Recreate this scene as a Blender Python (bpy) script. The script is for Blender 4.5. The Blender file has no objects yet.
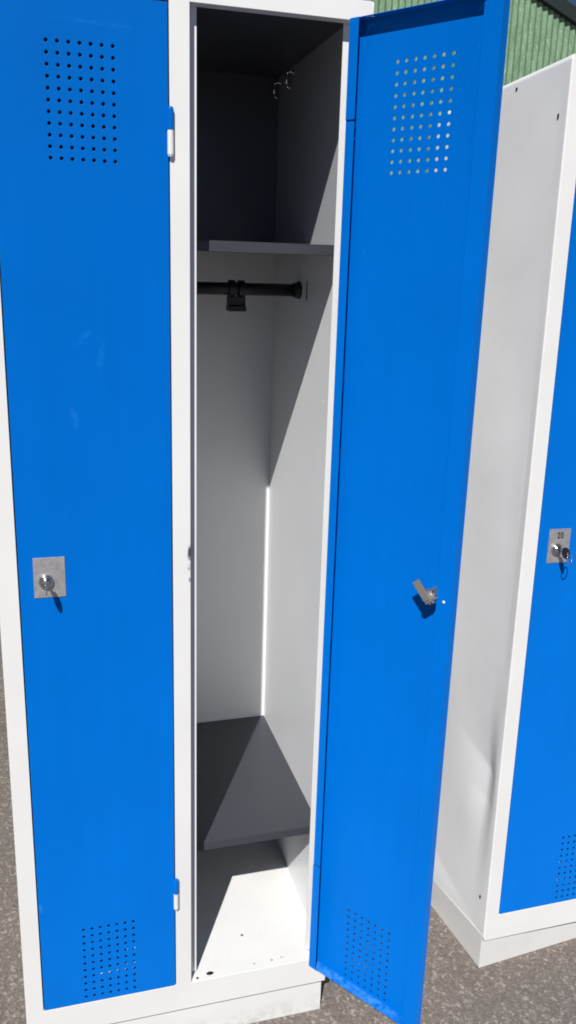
import bpy, bmesh, math, random
from mathutils import Vector, Matrix
from mathutils.geometry import delaunay_2d_cdt
R = math.radians
random.seed(7)
sc = bpy.context.scene
C = sc.collection

# ---------------------------------------------------------------- measured sizes (metres)
W, H, D = .5693, 1.80, .5059
SL, X0, X1, X2 = .0303, .2714, .2999, .5518          # edges of the stiles
HB, HS, HT, HF = .0621, .1206, 1.7728, .1217         # frame bottom, sill, lintel, floor
GZ = -.0221                                          # ground level
SUN_AZ, SUN_EL = 26.9, 46.4
T = .0012

# ---------------------------------------------------------------- materials
def nodes(name):
    m = bpy.data.materials.new(name); m.use_nodes = True
    nt = m.node_tree; b = nt.nodes['Principled BSDF']
    return m, nt, b
def N(nt, typ, **kw):
    n = nt.nodes.new(typ)
    for k, v in kw.items():
        if k in n.inputs: n.inputs[k].default_value = v
        else: setattr(n, k, v)
    return n
def lk(nt, a, b): nt.links.new(a, b)
def ramp(nt, fac, p0, p1, c0=(0,0,0,1), c1=(1,1,1,1)):
    r = nt.nodes.new('ShaderNodeValToRGB'); e = r.color_ramp.elements
    e[0].position = p0; e[1].position = p1; e[0].color = c0; e[1].color = c1
    lk(nt, fac, r.inputs['Fac']); return r
def mixc(nt, fac, a, b, mode='MIX'):
    m = nt.nodes.new('ShaderNodeMix'); m.data_type = 'RGBA'; m.blend_type = mode
    for sock, v in ((m.inputs[0], fac), (m.inputs[6], a), (m.inputs[7], b)):
        if hasattr(v, 'links') or isinstance(v, bpy.types.NodeSocket): lk(nt, v, sock)
        else: sock.default_value = v
    return m.outputs[2]

def paint(name, col, rough, wave=.0, dirt=None, dirt_amt=.0, scuffs=(), scuff_col=None, grain=.05, chips=None, low_dirt=None, spec=.5, retro=.0, streak=.0):
    """sprayed steel: orange-peel grain, slow sheet waviness, dirt clouds, a few scuffs"""
    m, nt, b = nodes(name)
    tc = N(nt, 'ShaderNodeTexCoord'); oc = tc.outputs['Object']
    base = (*col, 1)
    big = N(nt, 'ShaderNodeTexNoise', Scale=5.0, Detail=3.0, Roughness=.55); lk(nt, oc, big.inputs['Vector'])
    v = ramp(nt, big.outputs['Fac'], .3, .72, (.96,.96,.96,1), (1.03,1.03,1.03,1))
    c = mixc(nt, 1.0, base, v.outputs['Color'], 'MULTIPLY')
    if dirt:
        d1 = N(nt, 'ShaderNodeTexNoise', Scale=14.0, Detail=6.0, Roughness=.7); lk(nt, oc, d1.inputs['Vector'])
        r1 = ramp(nt, d1.outputs['Fac'], .52, .78, (0,0,0,1), (dirt_amt,)*3+(1,))
        c = mixc(nt, r1.outputs['Color'], c, (*dirt, 1))
        # fine specks
        d2 = N(nt, 'ShaderNodeTexNoise', Scale=160.0, Detail=2.0, Roughness=.5); lk(nt, oc, d2.inputs['Vector'])
        r2 = ramp(nt, d2.outputs['Fac'], .70, .78, (0,0,0,1), (min(1,dirt_amt*1.6),)*3+(1,))
        c = mixc(nt, r2.outputs['Color'], c, (*dirt, 1))
    if streak:
        ms = N(nt, 'ShaderNodeMapping'); ms.inputs['Scale'].default_value = (26, 26, 1.3); lk(nt, oc, ms.inputs['Vector'])
        st = N(nt, 'ShaderNodeTexNoise', Scale=1.0, Detail=5.0, Roughness=.65); lk(nt, ms.outputs['Vector'], st.inputs['Vector'])
        rs = ramp(nt, st.outputs['Fac'], .3, .7, (1-streak,)*3+(1,), (1+streak,)*3+(1,))
        c = mixc(nt, 1.0, c, rs.outputs['Color'], 'MULTIPLY')
        du = N(nt, 'ShaderNodeTexNoise', Scale=240.0, Detail=3.0, Roughness=.6); lk(nt, oc, du.inputs['Vector'])
        rd = ramp(nt, du.outputs['Fac'], .66, .80, (0,0,0,1), (.35,.35,.35,1))
        c = mixc(nt, rd.outputs['Color'], c, (.06,.26,.70,1))
    if low_dirt:
        sx = N(nt, 'ShaderNodeSeparateXYZ'); lk(nt, oc, sx.inputs[0])
        rr = ramp(nt, sx.outputs['Z'], low_dirt[0], low_dirt[1], (.4,.4,.4,1), (0,0,0,1))
        d3 = N(nt, 'ShaderNodeTexNoise', Scale=38.0, Detail=5.0, Roughness=.7); lk(nt, oc, d3.inputs['Vector'])
        r3 = ramp(nt, d3.outputs['Fac'], .45, .72)
        c = mixc(nt, mixc(nt, 1.0, rr.outputs['Color'], r3.outputs['Color'], 'MULTIPLY'), c, (.33,.29,.24,1))
    for (px, pz, sx_, sz_, ang, amt) in scuffs:
        mp = N(nt, 'ShaderNodeMapping'); mp.vector_type = 'TEXTURE'
        mp.inputs['Location'].default_value = (px, .0, pz); mp.inputs['Rotation'].default_value = (0, ang, 0)
        mp.inputs['Scale'].default_value = (sx_, .5, sz_); lk(nt, oc, mp.inputs['Vector'])
        gr = N(nt, 'ShaderNodeTexGradient', gradient_type='SPHERICAL'); lk(nt, mp.outputs['Vector'], gr.inputs['Vector'])
        ns = N(nt, 'ShaderNodeTexNoise', Scale=90.0, Detail=3.0); lk(nt, oc, ns.inputs['Vector'])
        rn = ramp(nt, ns.outputs['Fac'], .35, .65)
        f = mixc(nt, 1.0, gr.outputs['Color'], rn.outputs['Color'], 'MULTIPLY')
        f = mixc(nt, 1.0, f, (amt, amt, amt, 1), 'MULTIPLY')
        c = mixc(nt, f, c, (*(scuff_col or (.1,.35,.8)), 1))
    lk(nt, c, b.inputs['Base Color'])
    rn = N(nt, 'ShaderNodeTexNoise', Scale=9.0, Detail=4.0); lk(nt, oc, rn.inputs['Vector'])
    mr = N(nt, 'ShaderNodeMapRange'); mr.inputs['To Min'].default_value = rough-.07; mr.inputs['To Max'].default_value = rough+.07
    lk(nt, rn.outputs['Fac'], mr.inputs['Value']); lk(nt, mr.outputs['Result'], b.inputs['Roughness'])
    b.inputs['Specular IOR Level'].default_value = spec
    b.inputs['Diffuse Roughness'].default_value = retro
    if retro > .4: b.inputs['Specular Tint'].default_value = (.15,.55,1,1)
    g = N(nt, 'ShaderNodeTexNoise', Scale=420.0, Detail=1.0); lk(nt, oc, g.inputs['Vector'])
    bp = N(nt, 'ShaderNodeBump', Strength=grain, Distance=.0006); lk(nt, g.outputs['Fac'], bp.inputs['Height'])
    if wave:
        wv = N(nt, 'ShaderNodeTexNoise', Scale=3.2, Detail=1.0); lk(nt, oc, wv.inputs['Vector'])
        b2 = N(nt, 'ShaderNodeBump', Strength=wave, Distance=.02); lk(nt, wv.outputs['Fac'], b2.inputs['Height'])
        lk(nt, bp.outputs['Normal'], b2.inputs['Normal']); lk(nt, b2.outputs['Normal'], b.inputs['Normal'])
    else: lk(nt, bp.outputs['Normal'], b.inputs['Normal'])
    return m

def plain(name, col, rough, metal=0., bump=0., bscale=300., spec=.5):
    m, nt, b = nodes(name)
    b.inputs['Base Color'].default_value = (*col, 1); b.inputs['Metallic'].default_value = metal
    b.inputs['Specular IOR Level'].default_value = spec
    tc = N(nt, 'ShaderNodeTexCoord')
    n = N(nt, 'ShaderNodeTexNoise', Scale=bscale, Detail=3.0); lk(nt, tc.outputs['Object'], n.inputs['Vector'])
    mr = N(nt, 'ShaderNodeMapRange'); mr.inputs['To Min'].default_value = max(.03, rough-.08); mr.inputs['To Max'].default_value = rough+.08
    lk(nt, n.outputs['Fac'], mr.inputs['Value']); lk(nt, mr.outputs['Result'], b.inputs['Roughness'])
    v = ramp(nt, n.outputs['Fac'], .3, .7, (.85,.85,.85,1), (1.1,1.1,1.1,1))
    lk(nt, mixc(nt, 1.0, (*col, 1), v.outputs['Color'], 'MULTIPLY'), b.inputs['Base Color'])
    if bump:
        bp = N(nt, 'ShaderNodeBump', Strength=bump, Distance=.0008); lk(nt, n.outputs['Fac'], bp.inputs['Height']); lk(nt, bp.outputs['Normal'], b.inputs['Normal'])
    return m

WHITE = (.785, .78, .76)
M = {}
M['frame'] = paint('white_frame_paint', WHITE, .42, dirt=(.36,.31,.26), dirt_amt=.05, scuffs=[(.2985,.975,.0045,.018,0,3.),(.2975,.952,.003,.008,0,2.),(.2985,.93,.002,.006,0,2.)], scuff_col=(.06,.06,.065))
M['panel'] = paint('white_panel_paint', (.76,.76,.755), .40, wave=.10, dirt=(.4,.37,.34), dirt_amt=.16)
M['side'] = paint('white_side_paint', (.86,.855,.855), .42, wave=.12, dirt=(.42,.40,.38), dirt_amt=.07)
M['inner'] = paint('inner_panel_paint', (.86,.87,.875), .36, wave=.04)
M['floor'] = paint('inner_floor_paint', (.80,.80,.785), .40, dirt=(.35,.30,.25), dirt_amt=.10)
M['plinth'] = paint('plinth_paint', (.77,.77,.75), .5, dirt=(.35,.31,.27), dirt_amt=.12, low_dirt=(-.02,.025))
M['plinth2'] = paint('far_plinth_paint', (.74,.73,.71), .45, dirt=(.4,.37,.34), dirt_amt=.12)
BLUE = (.0, .147, .575)
M['blue'] = paint('blue_door_paint', BLUE, .40, wave=.07, scuffs=[(-.128,1.318,.022,.006,R(-40),.3), (-.103,1.29,.007,.03,R(12),.2), (-.145,1.20,.007,.022,R(-10),.3), (-.09,1.735,.07,.004,R(2),.2), (-.234,.34,.004,.010,0,.9)], scuff_col=(.04,.34,.80), spec=.3, retro=.5, streak=.03)
M['blue2'] = paint('blue_open_door_paint', BLUE, .40, wave=.07, scuffs=[(-.05,.1240,.06,.0040,0,.7),(-.14,.1240,.07,.0040,0,.7)], scuff_col=(.12,.40,.85), spec=.15, retro=.5, streak=.03)
M['blue3'] = paint('blue_far_door_paint', BLUE, .40, wave=.07, spec=.3, retro=.5, streak=.03)
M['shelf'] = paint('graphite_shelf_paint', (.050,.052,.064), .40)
M['uside_shade'] = paint('upper_side_shade_paint', (.52,.54,.57), .32)  # greyed: shade of the upper compartment put into the side wall's colour
M['shade_dark'] = paint('upper_shade_paint', (.085,.095,.125), .30)  # deep shade of the upper compartment painted into its back and ceiling
M['alu'] = plain('brushed_plate_metal', (.48,.47,.49), .42, .55, .08, 120)
M['chrome'] = plain('nickel', (.62,.60,.57), .20, 1.0)
M['dull'] = plain('dull_zinc', (.60,.56,.50), .30, .85, .2, 500)
M['black'] = plain('black_plastic', (.012,.012,.013), .38)
M['ink'] = plain('black_ink', (.02,.02,.02), .6)
M['hole'] = plain('hole_dark', (.015,.014,.013), .8)  # flat dark painted for the shade inside holes and the rail slot
M['whiteknuckle'] = M['frame']
M['rust'] = plain('rust_mark', (.30,.22,.17), .8)
M['bright'] = plain('polished_wire', (.92,.92,.92), .10, 1.0)

# ---------------------------------------------------------------- mesh helpers
def link(name, bm, mat, parent=None, bevel=0., smooth=False):
    me = bpy.data.meshes.new(name); bmesh.ops.recalc_face_normals(bm, faces=bm.faces[:]); bm.to_mesh(me); bm.free()
    o = bpy.data.objects.new(name, me); C.objects.link(o)
    if mat: me.materials.append(mat)
    if parent: o.parent = parent
    if smooth:
        for p in me.polygons: p.use_smooth = True
    if bevel:
        md = o.modifiers.new('bevel', 'BEVEL'); md.width = bevel; md.segments = 2; md.limit_method = 'ANGLE'; md.angle_limit = R(40)
        md.harden_normals = False
    return o
def box(bm, x0, x1, y0, y1, z0, z1):
    vs = [bm.verts.new(p) for p in ((x0,y0,z0),(x1,y0,z0),(x1,y1,z0),(x0,y1,z0),(x0,y0,z1),(x1,y0,z1),(x1,y1,z1),(x0,y1,z1))]
    for f in ((0,3,2,1),(4,5,6,7),(0,1,5,4),(1,2,6,5),(2,3,7,6),(3,0,4,7)): bm.faces.new([vs[i] for i in f])
def B(*boxes):
    bm = bmesh.new()
    for b in boxes: box(bm, *b)
    return bm
def tube(bm, p0, p1, r, seg=16, r1=None, cap=True):
    p0 = Vector(p0); p1 = Vector(p1); d = (p1-p0).normalized(); r1 = r if r1 is None else r1
    a = d.orthogonal().normalized(); b = d.cross(a)
    A = [bm.verts.new(p0+(a*math.cos(t)+b*math.sin(t))*r) for t in [2*math.pi*i/seg for i in range(seg)]]
    E = [bm.verts.new(p1+(a*math.cos(t)+b*math.sin(t))*r1) for t in [2*math.pi*i/seg for i in range(seg)]]
    for i in range(seg): bm.faces.new((A[i], A[(i+1)%seg], E[(i+1)%seg], E[i]))
    if cap: bm.faces.new(A[::-1]); bm.faces.new(E)
def lathe(bm, prof, origin, axis, seg=24):
    """prof: (radius, distance along axis) list"""
    d = Vector(axis).normalized(); a = d.orthogonal().normalized(); b = d.cross(a); o = Vector(origin)
    rings = []
    for r, h in prof:
        if r < 1e-6: rings.append([bm.verts.new(o+d*h)])
        else: rings.append([bm.verts.new(o+d*h+(a*math.cos(2*math.pi*i/seg)+b*math.sin(2*math.pi*i/seg))*r) for i in range(seg)])
    for p, q in zip(rings, rings[1:]):
        for i in range(seg):
            j = (i+1) % seg
            if len(p) == 1 and len(q) == 1: continue
            if len(p) == 1: bm.faces.new((p[0], q[i], q[j]))
            elif len(q) == 1: bm.faces.new((p[i], p[j], q[0]))
            else: bm.faces.new((p[i], p[j], q[j], q[i]))
def torus(bm, c, nrm, R0, r, seg=28, sub=8):
    d = Vector(nrm).normalized(); a = d.orthogonal().normalized(); b = d.cross(a); c = Vector(c)
    rings = []
    for i in range(seg):
        t = 2*math.pi*i/seg; u = a*math.cos(t)+b*math.sin(t)
        rings.append([bm.verts.new(c+u*(R0+r*math.cos(s))+d*r*math.sin(s)) for s in [2*math.pi*k/sub for k in range(sub)]])
    for i in range(seg):
        p, q = rings[i], rings[(i+1) % seg]
        for k in range(sub): bm.faces.new((p[k], q[k], q[(k+1) % sub], p[(k+1) % sub]))
def sheet(bm, outer, holes, place, t0, t1, seg=12, grid=None):
    """flat sheet with round (elliptic) holes; outer = polygon, holes = (cx, cy, rx, ry); place(u, v, t) -> point"""
    pts = [Vector(p) for p in outer]; edges = [(i, (i+1) % len(outer)) for i in range(len(outer))]
    hl = []
    for (cx, cy, rx, ry) in holes:
        s = len(pts)
        for k in range(seg):
            t = 2*math.pi*k/seg; pts.append(Vector((cx+rx*math.cos(t), cy+ry*math.sin(t))))
        edges += [(s+k, s+(k+1) % seg) for k in range(seg)]; hl.append(range(s, s+seg))
    v2, e2, f2, *_ = delaunay_2d_cdt(pts, edges, [], 0, 1e-7)
    def inside(c):
        for (cx, cy, rx, ry) in holes:
            if ((c.x-cx)/rx)**2+((c.y-cy)/ry)**2 < .9: return True
        return False
    def inpoly(c):
        r = False; n = len(outer)
        for i in range(n):
            (x0,y0),(x1,y1) = outer[i], outer[(i+1) % n]
            if (y0 > c.y) != (y1 > c.y) and c.x < (x1-x0)*(c.y-y0)/(y1-y0)+x0: r = not r
        return r
    A = [bm.verts.new(place(p.x, p.y, t0)) for p in v2]; E = [bm.verts.new(place(p.x, p.y, t1)) for p in v2]
    cnt = {}
    for f in f2:
        c = sum((v2[i] for i in f), Vector((0,0)))/len(f)
        if inside(c) or not inpoly(c): continue
        bm.faces.new([A[i] for i in f]); bm.faces.new([E[i] for i in reversed(f)])
        for i in range(len(f)):
            k = (f[i], f[(i+1) % len(f)]); cnt[k] = 1
    for (i, j) in list(cnt):
        if (j, i) not in cnt: bm.faces.new((A[j], A[i], E[i], E[j]))
def empty(name, loc=(0,0,0), rz=0):
    o = bpy.data.objects.new(name, None); C.objects.link(o); o.location = loc; o.rotation_euler = (0,0,rz); o.empty_display_size = .1
    return o
def tag(o, label=None, cat=None, group=None, kind=None):
    for k, v in (('label', label), ('category', cat), ('group', group), ('kind', kind)):
        if v: o[k] = v
    return o

# ---------------------------------------------------------------- the doors
HZ = [(1.572, 1.639), (.294, .360)]                  # hinge heights
def vents(w, cx):
    p = .01465
    hs = []
    for i in range(7):
        for j in range(11):
            hs.append((cx+(i-3)*p, 1.7085-j*p,   .0025, .0025)); hs.append((cx+(i-3)*p, .2815-j*p,   .0025, .0025))
    return hs
def make_door(parent, w, origin, rot, mat, plate=True, cam_turn=0., digits=None, vx=-.119, lz=.945, pz=(.9175,.9835), bgap=.0008, lin=.040):
    """hinge edge at local x=0, free edge at x=-w, outer skin at y=0, folded edges back to y=.02"""
    zb, zt = HS+bgap, HT-.003; lx = -(w-lin)
    bm = bmesh.new()
    holes = vents(w, vx) + [(lx, lz, .0095, .0095)]
    sheet(bm, [(-w,zb),(0,zb),(0,zt),(-w,zt)], holes, lambda u, v, t: (u, t, v), 0, T)
    # edge returns
    box(bm, -w, -w+T, T, .0188, zb, zt)
    box(bm, -T, 0, T, .0188, zb, zt)
    for z0, z1, e in ((zb, .3555, 0), (.3575, 1.6335, .0022), (1.6360, zt, 0)):
        box(bm, -.016, -e, .0188, .020, z0, z1)
    sheet(bm, [(-w+T,T),(-T,T),(-T,.0188),(-w+T,.0188)], [(-w+.030,.011,.006,.0045), (-.030,.011,.006,.0045)], lambda u, v, t: (u, v, t), zt-T, zt)
    box(bm, -w+T, -T, T, .0188, zb, zb+T)
    # free-edge lip (wide) and its small fixing hole
    sheet(bm, [(-w,zb),(-w+.026,zb+.012),(-w+.026,zt-.012),(-w,zt)], [], lambda u, v, t: (u, t, v), .0188, .020)
    d = link('door', bm, mat, parent, bevel=.0007)
    d.location = origin; d.rotation_euler = (0,0,rot)
    # hinges: upper knuckle in door colour
    for z0, z1 in HZ:
        zm = z0+(z1-z0)*.54
        b2 = bmesh.new(); lathe(b2, [(0,0),(.0046,0),(.0046,z1-zm-.004),(.0036,z1-zm-.001),(0,z1-zm)], (.0025,-.0035,zm), (0,0,1), 16)
        box(b2, -.003, .0, -.003, .004, zm, z1-.004)
        link('hinge_knuckle', b2, mat, d, smooth=False)
    # lock: outside plate and barrel, inside nut, cam lever
    if plate:
        b2 = bmesh.new()
        x0, x1, z0, z1 = -w+.0215, -w+.0695, *pz
        sheet(b2, [(x0,z0),(x1,z0),(x1,z1),(x0,z1)], [], lambda u, v, t: (u, t, v), -.0012, 0)
        pl = link('lock_plate', b2, M['alu'], d, bevel=.0004)
        if digits:
            cu = bpy.data.curves.new('digits', 'FONT'); cu.body = digits; cu.size = .0165; cu.align_x = 'CENTER'; cu.extrude = .00012; cu.offset = .00045; cu.space_character = 1.12
            tmp = bpy.data.objects.new('digits', cu); C.objects.link(tmp)
            bpy.context.view_layer.update()
            me = bpy.data.meshes.new_from_object(tmp.evaluated_get(bpy.context.evaluated_depsgraph_get()))
            C.objects.unlink(tmp); bpy.data.objects.remove(tmp)
            me.transform(Matrix.Translation(((x0+x1)/2+.001, -.0014, pz[1]-.0185)) @ Matrix.Rotation(R(90), 4, 'X') @ Matrix.Diagonal((.80,1,1,1)))
            me.materials.clear(); me.materials.append(M['ink'])
            dg = bpy.data.objects.new('plate_number', me); C.objects.link(dg); dg.parent = pl
            dg['label'] = 'black number 20 on the lock plate'
    b2 = bmesh.new()
    lathe(b2, [(.0100,-.001),(.0112,-.0022),(.0112,-.0055),(.0098,-.0075),(.0086,-.0078),(.0082,-.0068),(.0066,-.0068),(.0064,-.0085),(.0,-.0088)], (lx,0,lz), (0,1,0), 28)
    link('lock_barrel', b2, M['chrome'], d, smooth=True)
    b2 = bmesh.new()
    lathe(b2, [(0,.0012),(.0100,.0012),(.0100,.0285),(.0084,.0285),(.0084,.0315),(.0,.0315)], (lx,0,lz), (0,1,0), 20)
    # threaded nut with notched rim
    for k in range(10):
        a = 2*math.pi*k/10; tube(b2, (lx+.0104*math.cos(a), .0203, lz+.0104*math.sin(a)), (lx+.0104*math.cos(a), .0272, lz+.0104*math.sin(a)), .0022, 8)
    nut = link('lock_nut', b2, M['dull'], d, bevel=.0004)
    b2 = bmesh.new(); box(b2, -.0065, .0065, .0318, .0343, -.008, .031); lathe(b2, [(0,.0343),(.0055,.0343),(.0045,.039),(0,.039)], (0,0,0), (0,1,0), 6)
    cm = link('cam_lever', b2, M['dull'], d, bevel=.0006); cm.location = (lx, 0, lz); cm.rotation_euler = (0, cam_turn, 0)
    b2 = bmesh.new(); lathe(b2, [(0,.0215),(.0022,.0212),(.0026,.0200),(0,.0200)], (-w+.013, 0, lz-.004), (0,1,0), 12)
    link('rivet', b2, M['whiteknuckle'], d, smooth=True)
    for px in (-w+.030, -.030):
        b2 = bmesh.new(); lathe(b2, [(0,-.0016),(.0050,-.0012),(.0058,0),(0,0)], (0,0,0), (0,0,1), 14)
        for v in b2.verts: v.co.y *= .78; v.co += Vector((px, .011, zt-T))
        link('plug', b2, M['blue3'], d)
    return d, lx, lz

# ---------------------------------------------------------------- one two-door locker
def side_grid(x, outward, dents):
    """outer side sheet as a fine grid so that the dents are real"""
    ny, nz = (100, 240) if dents is dented else (30, 90); bm = bmesh.new(); g = []
    for i in range(ny+1):
        y = .0004 + (D-.0004)*i/ny; col = []
        for k in range(nz+1):
            z = HB+.0008 + (H-HB-.002)*k/nz
            d = dents(y, z)
            col.append(bm.verts.new((x+outward*d, y, z)))
        g.append(col)
    for i in range(ny):
        for k in range(nz): bm.faces.new((g[i][k], g[i+1][k], g[i+1][k+1], g[i][k+1]))
    return bm
def ss(a, b, v):
    t = max(0, min(1, (v-a)/(b-a))); return t*t*(3-2*t)
def calm(y, z):
    e = ss(0,.03,y)*ss(D,D-.03,y)*ss(H,H-.03,z)*ss(HB,HB+.03,z)
    return e*(.0009*math.sin(z*7.1+y*5)+.0006*math.sin(z*13-y*9+1))
rth, ta, tb = .0334, .0235, .0451
c_, s_ = math.cos(rth), math.sin(rth)
zc = Vector((c_*ta-s_*tb, s_*ta+c_*tb, 1)).normalized()
xc = Vector((c_, s_, -ta)); xc = (xc-zc*xc.dot(zc)).normalized(); yc = zc.cross(xc)
MF = Matrix(((xc.x,yc.x,zc.x,.9335),(xc.y,yc.y,zc.y,.0219),(xc.z,yc.z,zc.z,-.008),(0,0,0,1)))
PL = Matrix.Translation((.9345,.0311,GZ)) @ Matrix.Rotation(R(5.6),4,'Z')
def foot(y):
    """how far the turned plinth stands out from the side sheet at depth y"""
    a, b = (MF.inverted() @ (PL @ Vector((0,v,.062))) for v in (0, .5))
    return -(a.x+(b.x-a.x)*(y-a.y)/(b.y-a.y))
def dented(y, z):
    e = ss(0,.022,y)*ss(D,D-.03,y)*ss(H,H-.03,z)
    d = calm(y, z)
    # pushed-in place beside the front edge, with a curved crease below it
    t = z-(.418+.36*y)
    amp = .0165*math.exp(-(y/.110)**2)*ss(.010,.060,y)
    d -= amp*(math.exp(-(t/.085)**1.1) if t > 0 else math.exp(-(-t/.15)**1.2))
    t2 = z-(.365+.10*y); d -= .0022*math.exp(-((y-.055)/.04)**2)*math.exp(-abs(t2)/.03)
    d += e*.0040*math.exp(-((y-.15)/.10)**2-((z-.40)/.13)**2)
    d -= e*.0022*math.exp(-((y-.15)/.08)**2-((z-.66)/.16)**2)
    d += e*.0016*math.exp(-((y-.09)/.05)**2-((z-.30)/.06)**2)
    d -= e*.0030*math.exp(-((y-.04)/.06)**2-((z-1.02)/.22)**2)
    # foot of the sheet bent outwards over the turned plinth
    zl = .062+.31*(y-.014)
    if y > .012:
        out = foot(y)+.0001
        lin = max(0, min(1, (zl+.01-z)/(zl+.01-HB)))
        d += out*ss(.012,.05,y)*(.5*ss(.45, zl-.01, z)+.5*lin)
    return d
def make_locker(dents, W=W, X0=X0, X1=X1, X2=X2, plinth=True, glint_hooks=False, side=(M['side'], M['side']), fm=None):
    r = empty('steel_locker')
    fm = fm or M['frame']
    # folded front frame: stiles, rails and the door stops set back behind them
    bm = bmesh.new(); xs = [.00112, SL, X0, X1, X2, W-.00112]; zs = [HB, HS, HT, H]
    gr = [[[bm.verts.new((x, y, z)) for z in zs] for x in xs] for y in (0, .02)]
    solid = lambda i, k: 0 <= i < 5 and 0 <= k < 3 and not (k == 1 and i in (1, 3))
    for i in range(5):
        for k in range(3):
            if not solid(i, k): continue
            for q in (0, 1): bm.faces.new((gr[q][i][k], gr[q][i+1][k], gr[q][i+1][k+1], gr[q][i][k+1]))
            for (di, dk, u, v) in ((-1,0,(i,k),(i,k+1)), (1,0,(i+1,k),(i+1,k+1)), (0,-1,(i,k),(i+1,k)), (0,1,(i,k+1),(i+1,k+1))):
                if not solid(i+di, k+dk): bm.faces.new((gr[0][u[0]][u[1]], gr[0][v[0]][v[1]], gr[1][v[0]][v[1]], gr[1][u[0]][u[1]]))
    f = link('front_frame', bm, fm, r, bevel=.0005)
    s = .0132
    for xa, xb in ((SL-.001,SL+s), (X0-s,X0+.001), (X1-.001,X1+s), (X2-.0205,X2+.001)):
        link('door_stop', B((xa,xb,.0206,.0222,HF+.004,HT+.002)), fm, r)
    for x, o_, sm, dn in ((.0006,-1,side[0],dents), (W-.0006,1,side[1],calm)):
        sd = link('side_panel', side_grid(x, o_, dn), sm, r, smooth=True)
        md = sd.modifiers.new('thickness', 'SOLIDIFY'); md.thickness = .001; md.offset = 0
    xm = (X0+X1)/2
    link('back_panel', B((.0018,W-.0018,D-.0012,D,HB+.004,1.460)), M['inner'], r)
    link('upper_back_shade_panel', B((.0018,W-.0018,D-.0012,D,1.4602,H-.002)), M['shade_dark'], r)  # split off above the hat shelf to carry the painted shade
    link('roof_shade_panel', B((.0044,W-.0044,.0210,D-.0016,H-.0040,H-.0028)), M['shade_dark'], r)  # extra ceiling sheet, added to carry the painted shade
    link('top_panel', B((.0018,W-.0018,.0204,D-.0016,H-.0022,H-.001)), M['inner'], r)
    # inner skins: centre divider and inner side faces
    link('divider', B((xm-.0006,xm+.0006,.0224,D-.0014,HF,H-.0044)), M['inner'], r)
    bm = bmesh.new()
    sheet(bm, [(.0224,HF),(D-.0014,HF),(D-.0014,1.460),(.0224,1.460)], [(.150,1.20,.0018,.0018)], lambda u, v, t: (t, u, v), W-.0042, W-.003)
    link('inner_side_panel', bm, M['inner'], r)
    link('upper_side_shade_panel', B((W-.0042,W-.003,.0224,D-.0014,1.4601,H-.0024)), M['uside_shade'], r)  # upper part split off so its colour holds the shade
    iw = .022 if dents is dented else .003
    link('inner_side_panel', B((iw,iw+.0012,.0224,D-.0014,HF,H-.0024)), M['inner'], r)
    # floor, with holes cut through and holes painted on as dark discs
    hs = [(X1+.1194,.0923,.0030,.0030),(X1+.2055,.285,.0026,.0026)]
    for cx, cy, rx, ry, mm, nm in ((X1+.038,.0118,.0072,.0044,'hole','drain_hole'), (X1+.0128,.0062,.0026,.0026,'hole','screw_hole'), (X1+.161,.0150,.0028,.0020,'rust','rust_mark'), (X1+.126,.0140,.0024,.0014,'rust','rust_mark'), (X1+.182,.0170,.0040,.0010,'rust','rust_mark'), (X1+.243,.0205,.0045,.0016,'hole','screw_hole')):
        bm = bmesh.new(); sg = 14; zz = HF+.0005
        ring = [bm.verts.new((cx+rx*math.cos(2*math.pi*k/sg)*(1 if mm == 'hole' else random.uniform(.7,1.2)), cy+ry*math.sin(2*math.pi*k/sg), zz)) for k in range(sg)]
        bm.faces.new(ring); link(nm, bm, M[mm], r)
    bm = bmesh.new()
    sheet(bm, [(SL+.0006,.0006),(X0-.0006,.0006),(X0-.0006,.0202),(X1+.0006,.0202),(X1+.0006,.0006),(X2-.0006,.0006),(X2-.0006,.0202),(W-.0045,.0202),(W-.0045,D-.0016),(.0045,D-.0016),(.0045,.0202),(SL+.0006,.0202)],
          hs, lambda u, v, t: (u, v, t), HF-.0008, HF+.0002)
    link('floor_panel', bm, M['floor'], r)
    # shelves in both bays
    for xa, xb in ((iw+.002, xm-.0012), (xm+.0012, W-.0050)):
        link('hat_shelf', B((xa,xb,.0816,D-.0018,1.4633,1.4646), (xa,xb,.0816,.0829,1.4480,1.4633), (xa,xb,.0829,.096,1.4480,1.4492)), M['shelf'], r, bevel=.0006)
        link('bench_shelf', B((xa,xb,.0653,D-.0018,.3744,.3757), (xa,xb,.0653,.0666,.3580,.3744), (xa,xb,.0666,.080,.3580,.3592)), M['shelf'], r, bevel=.0006)
        bm = bmesh.new(); tube(bm, (xa,.3129,1.388), (xb,.3129,1.388), .0115, 20)
        rl = link('clothes_rail', bm, M['black'], r, smooth=False)
        for p in rl.data.polygons: p.use_smooth = len(p.vertices) == 4
        for s_ in (0, 1):
            x = xa if s_ == 0 else xb; dx = 1 if s_ == 0 else -1
            bm = bmesh.new(); lathe(bm, [(0,0),(.0165,0),(.0165,.004),(.0138,.007),(.0138,.013),(0,.013)], (x,.3129,1.388), (dx,0,0), 20)
            link('rail_socket', bm, M['black'], rl)
        if xb > W*.6:
            link('rail_slot', B((xb+.0003,xb+.0012,.2655,.2705,1.370,1.406)), M['hole'], r)  # dark strip painted on for the slot's shaded depth
        # sliding coat hook: clip round the rail with a two-pronged foot
        xc = xa+.153; bm = bmesh.new()
        for o_ in (-.009, .009):
            lathe(bm, [(.0116,-.006),(.0162,-.006),(.0162,.006),(.0116,.006)], (xc+o_,.3129,1.388), (1,0,0), 20)
        box(bm, xc-.0165, xc+.0165, .303, .322, 1.3575, 1.3745); box(bm, xc-.0165, xc+.0165, .297, .327, 1.347, 1.3574)
        link('slide_hook', bm, M['black'], rl, bevel=.0012)
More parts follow.
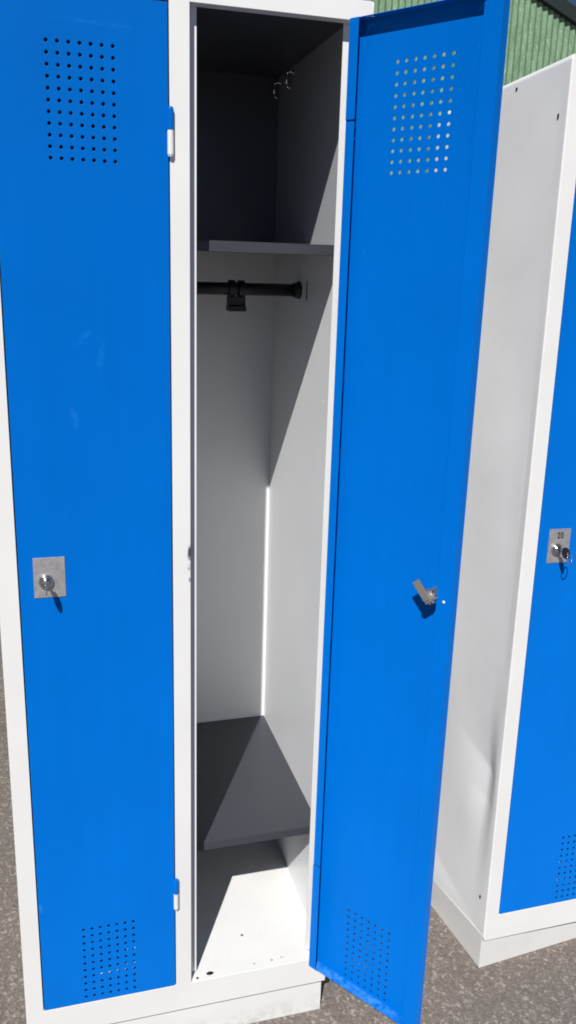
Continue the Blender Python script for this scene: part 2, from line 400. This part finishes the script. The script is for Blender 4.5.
    if glint_hooks:  # wire hooks put in to stand for two bright glints
        for hy, hz in ((.492,1.795), (.402,1.797)):
            bm = bmesh.new()
            pth = [(W-.0042,hy,hz), (W-.012,hy,hz+.002), (W-.017,hy,hz-.003), (W-.017,hy,hz-.022), (W-.013,hy,hz-.028), (W-.009,hy,hz-.026)]
            pth = [(x, y, z-.012) for x, y, z in pth]
            for p, q in zip(pth, pth[1:]): tube(bm, p, q, .0023, 10)
            lathe(bm, [(0,0),(.0045,0),(.0045,.001),(.002,.0018),(0,.0018)], (W-.0042,hy,hz-.012), (-1,0,0), 14)
            link('glint_hook', bm, M['bright'], r, smooth=True)
    for z0, z1 in HZ:                                 # lower, white half of each hinge, fixed to the frame
        zm = z0+(z1-z0)*.54
        for x in (X0, X2):
            bm = bmesh.new(); lathe(bm, [(0,0),(.0034,.001),(.0046,.004),(.0046,zm-z0-.0006),(0,zm-z0-.0006)], (x-.001+.0005+.0010,-.0035,z0), (0,0,1), 16)
            link('frame_knuckle', bm, M['whiteknuckle'], r)
    if plinth:
        bm = B((.004,W-.0031,.0140,.0155,GZ,HB-.0032), (.004,.0055,.0155,D-.012,GZ,HB-.0032), (W-.0046,W-.0031,.0155,D-.012,GZ,HB-.0032), (.0055,W-.0046,D-.0135,D-.012,GZ,HB-.0032))
        link('plinth', bm, M['plinth'], r, bevel=.0008)
    return r

WD1, WD2 = X0-SL-.004, X2-X1-.004
# near locker: left door shut, right door swung open
near = make_locker(calm, glint_hooks=True)
tag(near, 'white steel locker with one blue door shut and the other swung wide open', 'locker', 'white lockers with blue doors')
d1, lx1, lz1 = make_door(near, WD1, (X0-.002,0,0), 0, M['blue'])
d1['label'] = 'shut blue door with plain grey lock plate'
ang = R(90)+.6114
d2, lx2, lz2 = make_door(near, WD2-.0115, (.5430,-.0066,0), ang, M['blue2'], cam_turn=R(42), vx=-.1165, bgap=.003, lin=.036)
d2['label'] = 'open blue door showing its inner face and lock cam'

# far locker: both doors shut, dented side, standing askew on its plinth
FW, FX0, FX1, FX2 = .832, .4020, .4300, .8017
far = make_locker(dented, FW, FX0, FX1, FX2, plinth=False)
tag(far, 'white steel locker with dented side and blue door numbered 20, both doors shut', 'locker', 'white lockers with blue doors')
far.location = MF.to_translation(); far.rotation_euler = MF.to_euler()
d3, lx3, lz3 = make_door(far, FX0-SL-.004, (FX0-.002,0,0), 0, M['blue3'], digits='20', vx=-.1840, lz=.928, pz=(.900,.968))
d3['label'] = 'blue door with plate numbered 20'
d4, lx4, lz4 = make_door(far, FX2-FX1-.004, (FX2-.002,0,0), 0, M['blue3'], vx=-.1840, lz=.928, pz=(.900,.968))
# its plinth is turned a little on the ground: build it in world space, then bring it into the locker's space
bm = bmesh.new(); pw, pd = FW-.004, .475
box(bm, 0, pw, 0, .0015, 0, .094); box(bm, 0, .0015, .0015, pd, 0, .080); box(bm, pw-.0015, pw, .0015, pd, 0, .06); box(bm, .0015, pw-.0015, pd-.0015, pd, 0, .05)
for v in bm.verts:                                    # the tops follow the sloping bottom of the leaning box
    if v.co.z > .01:
        q = Matrix.Translation((.9345,.0311,GZ)) @ Matrix.Rotation(R(5.6),4,'Z') @ Vector((v.co.x, v.co.y, 0))
        l = MF.inverted() @ q
        top = HB-.0032 + (.012*max(0, 1-v.co.x/.05) if v.co.y < .01 and v.co.x < .04 else 0) + (.0024 if v.co.y > .01 else 0)
        v.co.z = (MF @ Vector((l.x, l.y, top))).z - GZ
bm.transform(Matrix.Translation((.9345,.0311,GZ)) @ Matrix.Rotation(R(5.6),4,'Z'))
bm.transform(MF.inverted())
link('plinth', bm, M['plinth2'], far, bevel=.0008)
# small screw holes and a slot in its side, as dark plugs set in the sheet
for y, z, ry, rz in ((.169,1.782,.003,.003),(.0284,1.7065,.0022,.005),(.028,.150,.0022,.0045)):
    bm = bmesh.new(); lathe(bm, [(0,-.0010),(1,-.0010),(1,.0004),(0,.0004)], (0,0,0), (1,0,0), 14)
    for v in bm.verts: v.co = Vector((v.co.x-.0001-dented(y,z), y+v.co.y*ry, z+v.co.z*rz))
    link('screw_hole', bm, M['hole'], far)

# ---------------------------------------------------------------- keys left in the locks (things of their own)
def make_key(ring, label, Mx, lx, lz, turn=0.):
    k = empty('key'); tag(k, label, 'key', 'keys left in the locks')
    k.matrix_world = Mx @ Matrix.Translation((lx, -.0085, lz)) @ Matrix.Rotation(turn, 4, 'Y')
    bm = bmesh.new(); box(bm, -.0010, .0010, -.013, .004, -.0034, .0034)
    link('blade', bm, M['chrome'], k, bevel=.0003)
    bm = bmesh.new()
    out = [(-.0125+.0125*0-.0, -.0045), (-.0155,-.0085), (-.0205,-.0108), (-.0270,-.0108), (-.0325,-.0080), (-.0345,-.0030), (-.0345,.0030), (-.0325,.0080), (-.0270,.0108), (-.0205,.0108), (-.0155,.0085), (-.0125,.0045)]
    sheet(bm, out, [(-.0290,0,.0026,.0034)], lambda u, v, t: (t, u, v), -.0012, .0012)
    link('bow', bm, M['chrome'] if not ring else M['black'], k, bevel=.0005)
    if ring:
        bm = bmesh.new(); torus(bm, (.005,-.0300,-.0098), (.45,-.85,.1), .0102, .0009)
        link('key_ring', bm, M['chrome'], k, smooth=True)
    return k
bpy.context.view_layer.update()
make_key(False, 'small nickel key in the lock of the shut door with the plain plate', near.matrix_world @ Matrix.Translation(d1.location), lx1, lz1)
make_key(True, 'key with dark bow and wire ring in the lock of door 20', MF @ Matrix.Translation(d3.location), lx3, lz3, R(0))

# ---------------------------------------------------------------- corrugated shed behind
def gable(x): return 4.41-.41*(x-5.52) if x > 2.5 else 4.41-.41*(2.5-5.52)-.41*(2.5-x)
shed = empty('corrugated_shed', (2.5, 8.0, GZ)); tag(shed, 'green corrugated sheet shed with dark barge board behind the lockers', 'shed')
m, nt, b = nodes('green_corrugated_sheet')
tc = N(nt, 'ShaderNodeTexCoord'); oc = tc.outputs['Object']
mp = N(nt, 'ShaderNodeMapping'); mp.inputs['Scale'].default_value = (1,1,.35); lk(nt, oc, mp.inputs['Vector'])
n1 = N(nt, 'ShaderNodeTexNoise', Scale=11.0, Detail=9.0, Roughness=.72); lk(nt, mp.outputs['Vector'], n1.inputs['Vector'])
n2 = N(nt, 'ShaderNodeTexNoise', Scale=70.0, Detail=4.0, Roughness=.7); lk(nt, mp.outputs['Vector'], n2.inputs['Vector'])
c1 = ramp(nt, n1.outputs['Fac'], .36, .66, (.115,.215,.12,1), (.21,.34,.21,1))
c2 = ramp(nt, n2.outputs['Fac'], .55, .72, (0,0,0,1), (.7,.7,.7,1))
lk(nt, mixc(nt, c2.outputs['Color'], c1.outputs['Color'], (.50,.60,.47,1)), b.inputs['Base Color'])
b.inputs['Roughness'].default_value = .6
bp = N(nt, 'ShaderNodeBump', Strength=.4, Distance=.01); lk(nt, n2.outputs['Fac'], bp.inputs['Height']); lk(nt, bp.outputs['Normal'], b.inputs['Normal'])
M['green'] = m
bm = bmesh.new(); prev = None; pit = .074; xx = -4.0
while xx <= 9.0:
    for k in range(8):
        x = xx+pit*k/8; y = -.011*math.cos(2*math.pi*k/8)
        cur = [bm.verts.new((x-2.5, y, zz)) for zz in (0, gable(x)-GZ-.02)]
        if prev: bm.faces.new((prev[0], cur[0], cur[1], prev[1]))
        prev = cur
    xx += pit
link('wall_sheet', bm, M['green'], shed, smooth=True)
M['dark'] = plain('dark_green_board', (.010,.022,.022), .6, bscale=30)
M['roofg'] = plain('grey_roof_sheet', (.20,.21,.22), .6, bscale=20)
for s in (1, -1):
    bm = bmesh.new(); vs = []
    x0, x1 = 2.5, 2.5+s*6.9
    for x in (x0, x1):
        for y in (-.06, -.03):
            for dz in (0, .145): vs.append(bm.verts.new((x-2.5, y, gable(x)-GZ+dz-.01)))
    for f in ((0,1,3,2),(4,6,7,5),(0,4,5,1),(2,3,7,6),(0,2,6,4),(1,5,7,3)): bm.faces.new([vs[i] for i in f])
    link('barge_board', bm, M['dark'], shed)
    bm = bmesh.new(); q = [bm.verts.new((x-2.5, y, gable(x)-GZ+dz)) for x in (x0,x1) for y in (-.058,7.0) for dz in (.10,.134)]
    for f in ((0,1,3,2),(4,6,7,5),(0,4,5,1),(2,3,7,6),(0,2,6,4),(1,5,7,3)): bm.faces.new([q[i] for i in f])
    link('roof', bm, M['roofg'], shed)
for x in (-6.46, 6.42): link('side_wall', B((x,x+.04,.02,6.9,0,2.95)), M['green'], shed)

# ---------------------------------------------------------------- ground
m, nt, b = nodes('asphalt')
tc = N(nt, 'ShaderNodeTexCoord'); oc = tc.outputs['Object']
v1 = N(nt, 'ShaderNodeTexVoronoi', Scale=300.0); lk(nt, oc, v1.inputs['Vector'])
v2 = N(nt, 'ShaderNodeTexVoronoi', Scale=170.0); lk(nt, oc, v2.inputs['Vector'])
n1 = N(nt, 'ShaderNodeTexNoise', Scale=2.2, Detail=6.0, Roughness=.6); lk(nt, oc, n1.inputs['Vector'])
n2 = N(nt, 'ShaderNodeTexNoise', Scale=45.0, Detail=6.0, Roughness=.75); lk(nt, oc, n2.inputs['Vector'])
s1 = N(nt, 'ShaderNodeSeparateColor'); lk(nt, v1.outputs['Color'], s1.inputs[0])
s2 = N(nt, 'ShaderNodeSeparateColor'); lk(nt, v2.outputs['Color'], s2.inputs[0])
ca = ramp(nt, s1.outputs[0], .0, 1.0, (.132,.112,.100,1), (.255,.220,.197,1))
ca.color_ramp.elements.new(.9).color = (.20,.178,.163,1)
cb = ramp(nt, s2.outputs[1], .80, .97, (0,0,0,1), (.75,.75,.75,1))
c = mixc(nt, cb.outputs['Color'], ca.outputs['Color'], (.36,.33,.30,1))
cd = ramp(nt, n2.outputs['Fac'], .30, .70, (.88,.87,.86,1), (1.25,1.24,1.23,1))
c = mixc(nt, 1.0, c, cd.outputs['Color'], 'MULTIPLY')
ce = ramp(nt, n1.outputs['Fac'], .3, .7, (.85,.84,.82,1), (1.12,1.10,1.08,1))
c = mixc(nt, 1.0, c, ce.outputs['Color'], 'MULTIPLY')
lk(nt, c, b.inputs['Base Color']); b.inputs['Roughness'].default_value = .85
bp = N(nt, 'ShaderNodeBump', Strength=.32, Distance=.003); lk(nt, v1.outputs['Distance'], bp.inputs['Height']); bp.invert = True
b2 = N(nt, 'ShaderNodeBump', Strength=.25, Distance=.004); lk(nt, n2.outputs['Fac'], b2.inputs['Height']); lk(nt, bp.outputs['Normal'], b2.inputs['Normal'])
lk(nt, b2.outputs['Normal'], b.inputs['Normal'])
M['asphalt'] = m
bm = bmesh.new()
def gv(n, s): return [[bm.verts.new((x, y, GZ)) for y in s] for x in s]
S = [-400,-40,-8,-3,-1,0,1,3,8,40,400]
g = gv(0, S)
for i in range(len(S)-1):
    for k in range(len(S)-1): bm.faces.new((g[i][k], g[i+1][k], g[i+1][k+1], g[i][k+1]))
tag(link('ground', bm, M['asphalt']), 'sunlit grey brown asphalt ground', kind='structure')

# ---------------------------------------------------------------- light
w = bpy.data.worlds.new('World'); sc.world = w; w.use_nodes = True; nt = w.node_tree
sky = nt.nodes.new('ShaderNodeTexSky'); sky.sky_type = 'NISHITA'; sky.sun_disc = False
sky.air_density = .6; sky.dust_density = 0; sky.ozone_density = 2; sky.altitude = 3000
sky.sun_elevation = R(SUN_EL); sky.sun_rotation = R(180+SUN_AZ)
nt.links.new(sky.outputs[0], nt.nodes['Background'].inputs[0]); nt.nodes['Background'].inputs[1].default_value = .05
li = bpy.data.lights.new('sun', 'SUN'); li.energy = 5.0; li.angle = R(.5); li.color = (1, .978, .95)
lo = bpy.data.objects.new('sun', li); C.objects.link(lo)
dirv = Vector((math.sin(R(SUN_AZ))*math.cos(R(SUN_EL)), math.cos(R(SUN_AZ))*math.cos(R(SUN_EL)), -math.sin(R(SUN_EL))))
lo.rotation_euler = dirv.to_track_quat('-Z', 'Y').to_euler(); lo.location = (-2,-4,5)

# ---------------------------------------------------------------- camera
cd = bpy.data.cameras.new('camera'); cam = bpy.data.objects.new('camera', cd); C.objects.link(cam); sc.camera = cam
yaw, pitch, roll = .2769, -.2686, .0276
fw = Vector((math.sin(yaw)*math.cos(pitch), math.cos(yaw)*math.cos(pitch), math.sin(pitch)))
rt = Vector((math.cos(yaw), -math.sin(yaw), 0)); up = rt.cross(fw)
r2 = rt*math.cos(roll)+up*math.sin(roll); u2 = -rt*math.sin(roll)+up*math.cos(roll)
cam.matrix_world = Matrix(((r2.x,u2.x,-fw.x,.0833),(r2.y,u2.y,-fw.y,-1.2879),(r2.z,u2.z,-fw.z,1.4134),(0,0,0,1)))
cd.sensor_fit = 'VERTICAL'; cd.sensor_height = 36; cd.lens = 842.838*36/1024
cd.shift_x = (288-280.44)/1024; cd.shift_y = -(512-508.1)/1024
cd.clip_start = .02; cd.clip_end = 2000

sc.view_settings.view_transform = 'Standard'; sc.view_settings.look = 'None'; sc.view_settings.exposure = 0; sc.view_settings.gamma = 1
sc.render.resolution_x = 576; sc.render.resolution_y = 1024
sc.cycles.use_denoising = True; sc.cycles.filter_width = 1.8
sc.cycles.max_bounces = 6; sc.cycles.diffuse_bounces = 2; sc.cycles.glossy_bounces = 3
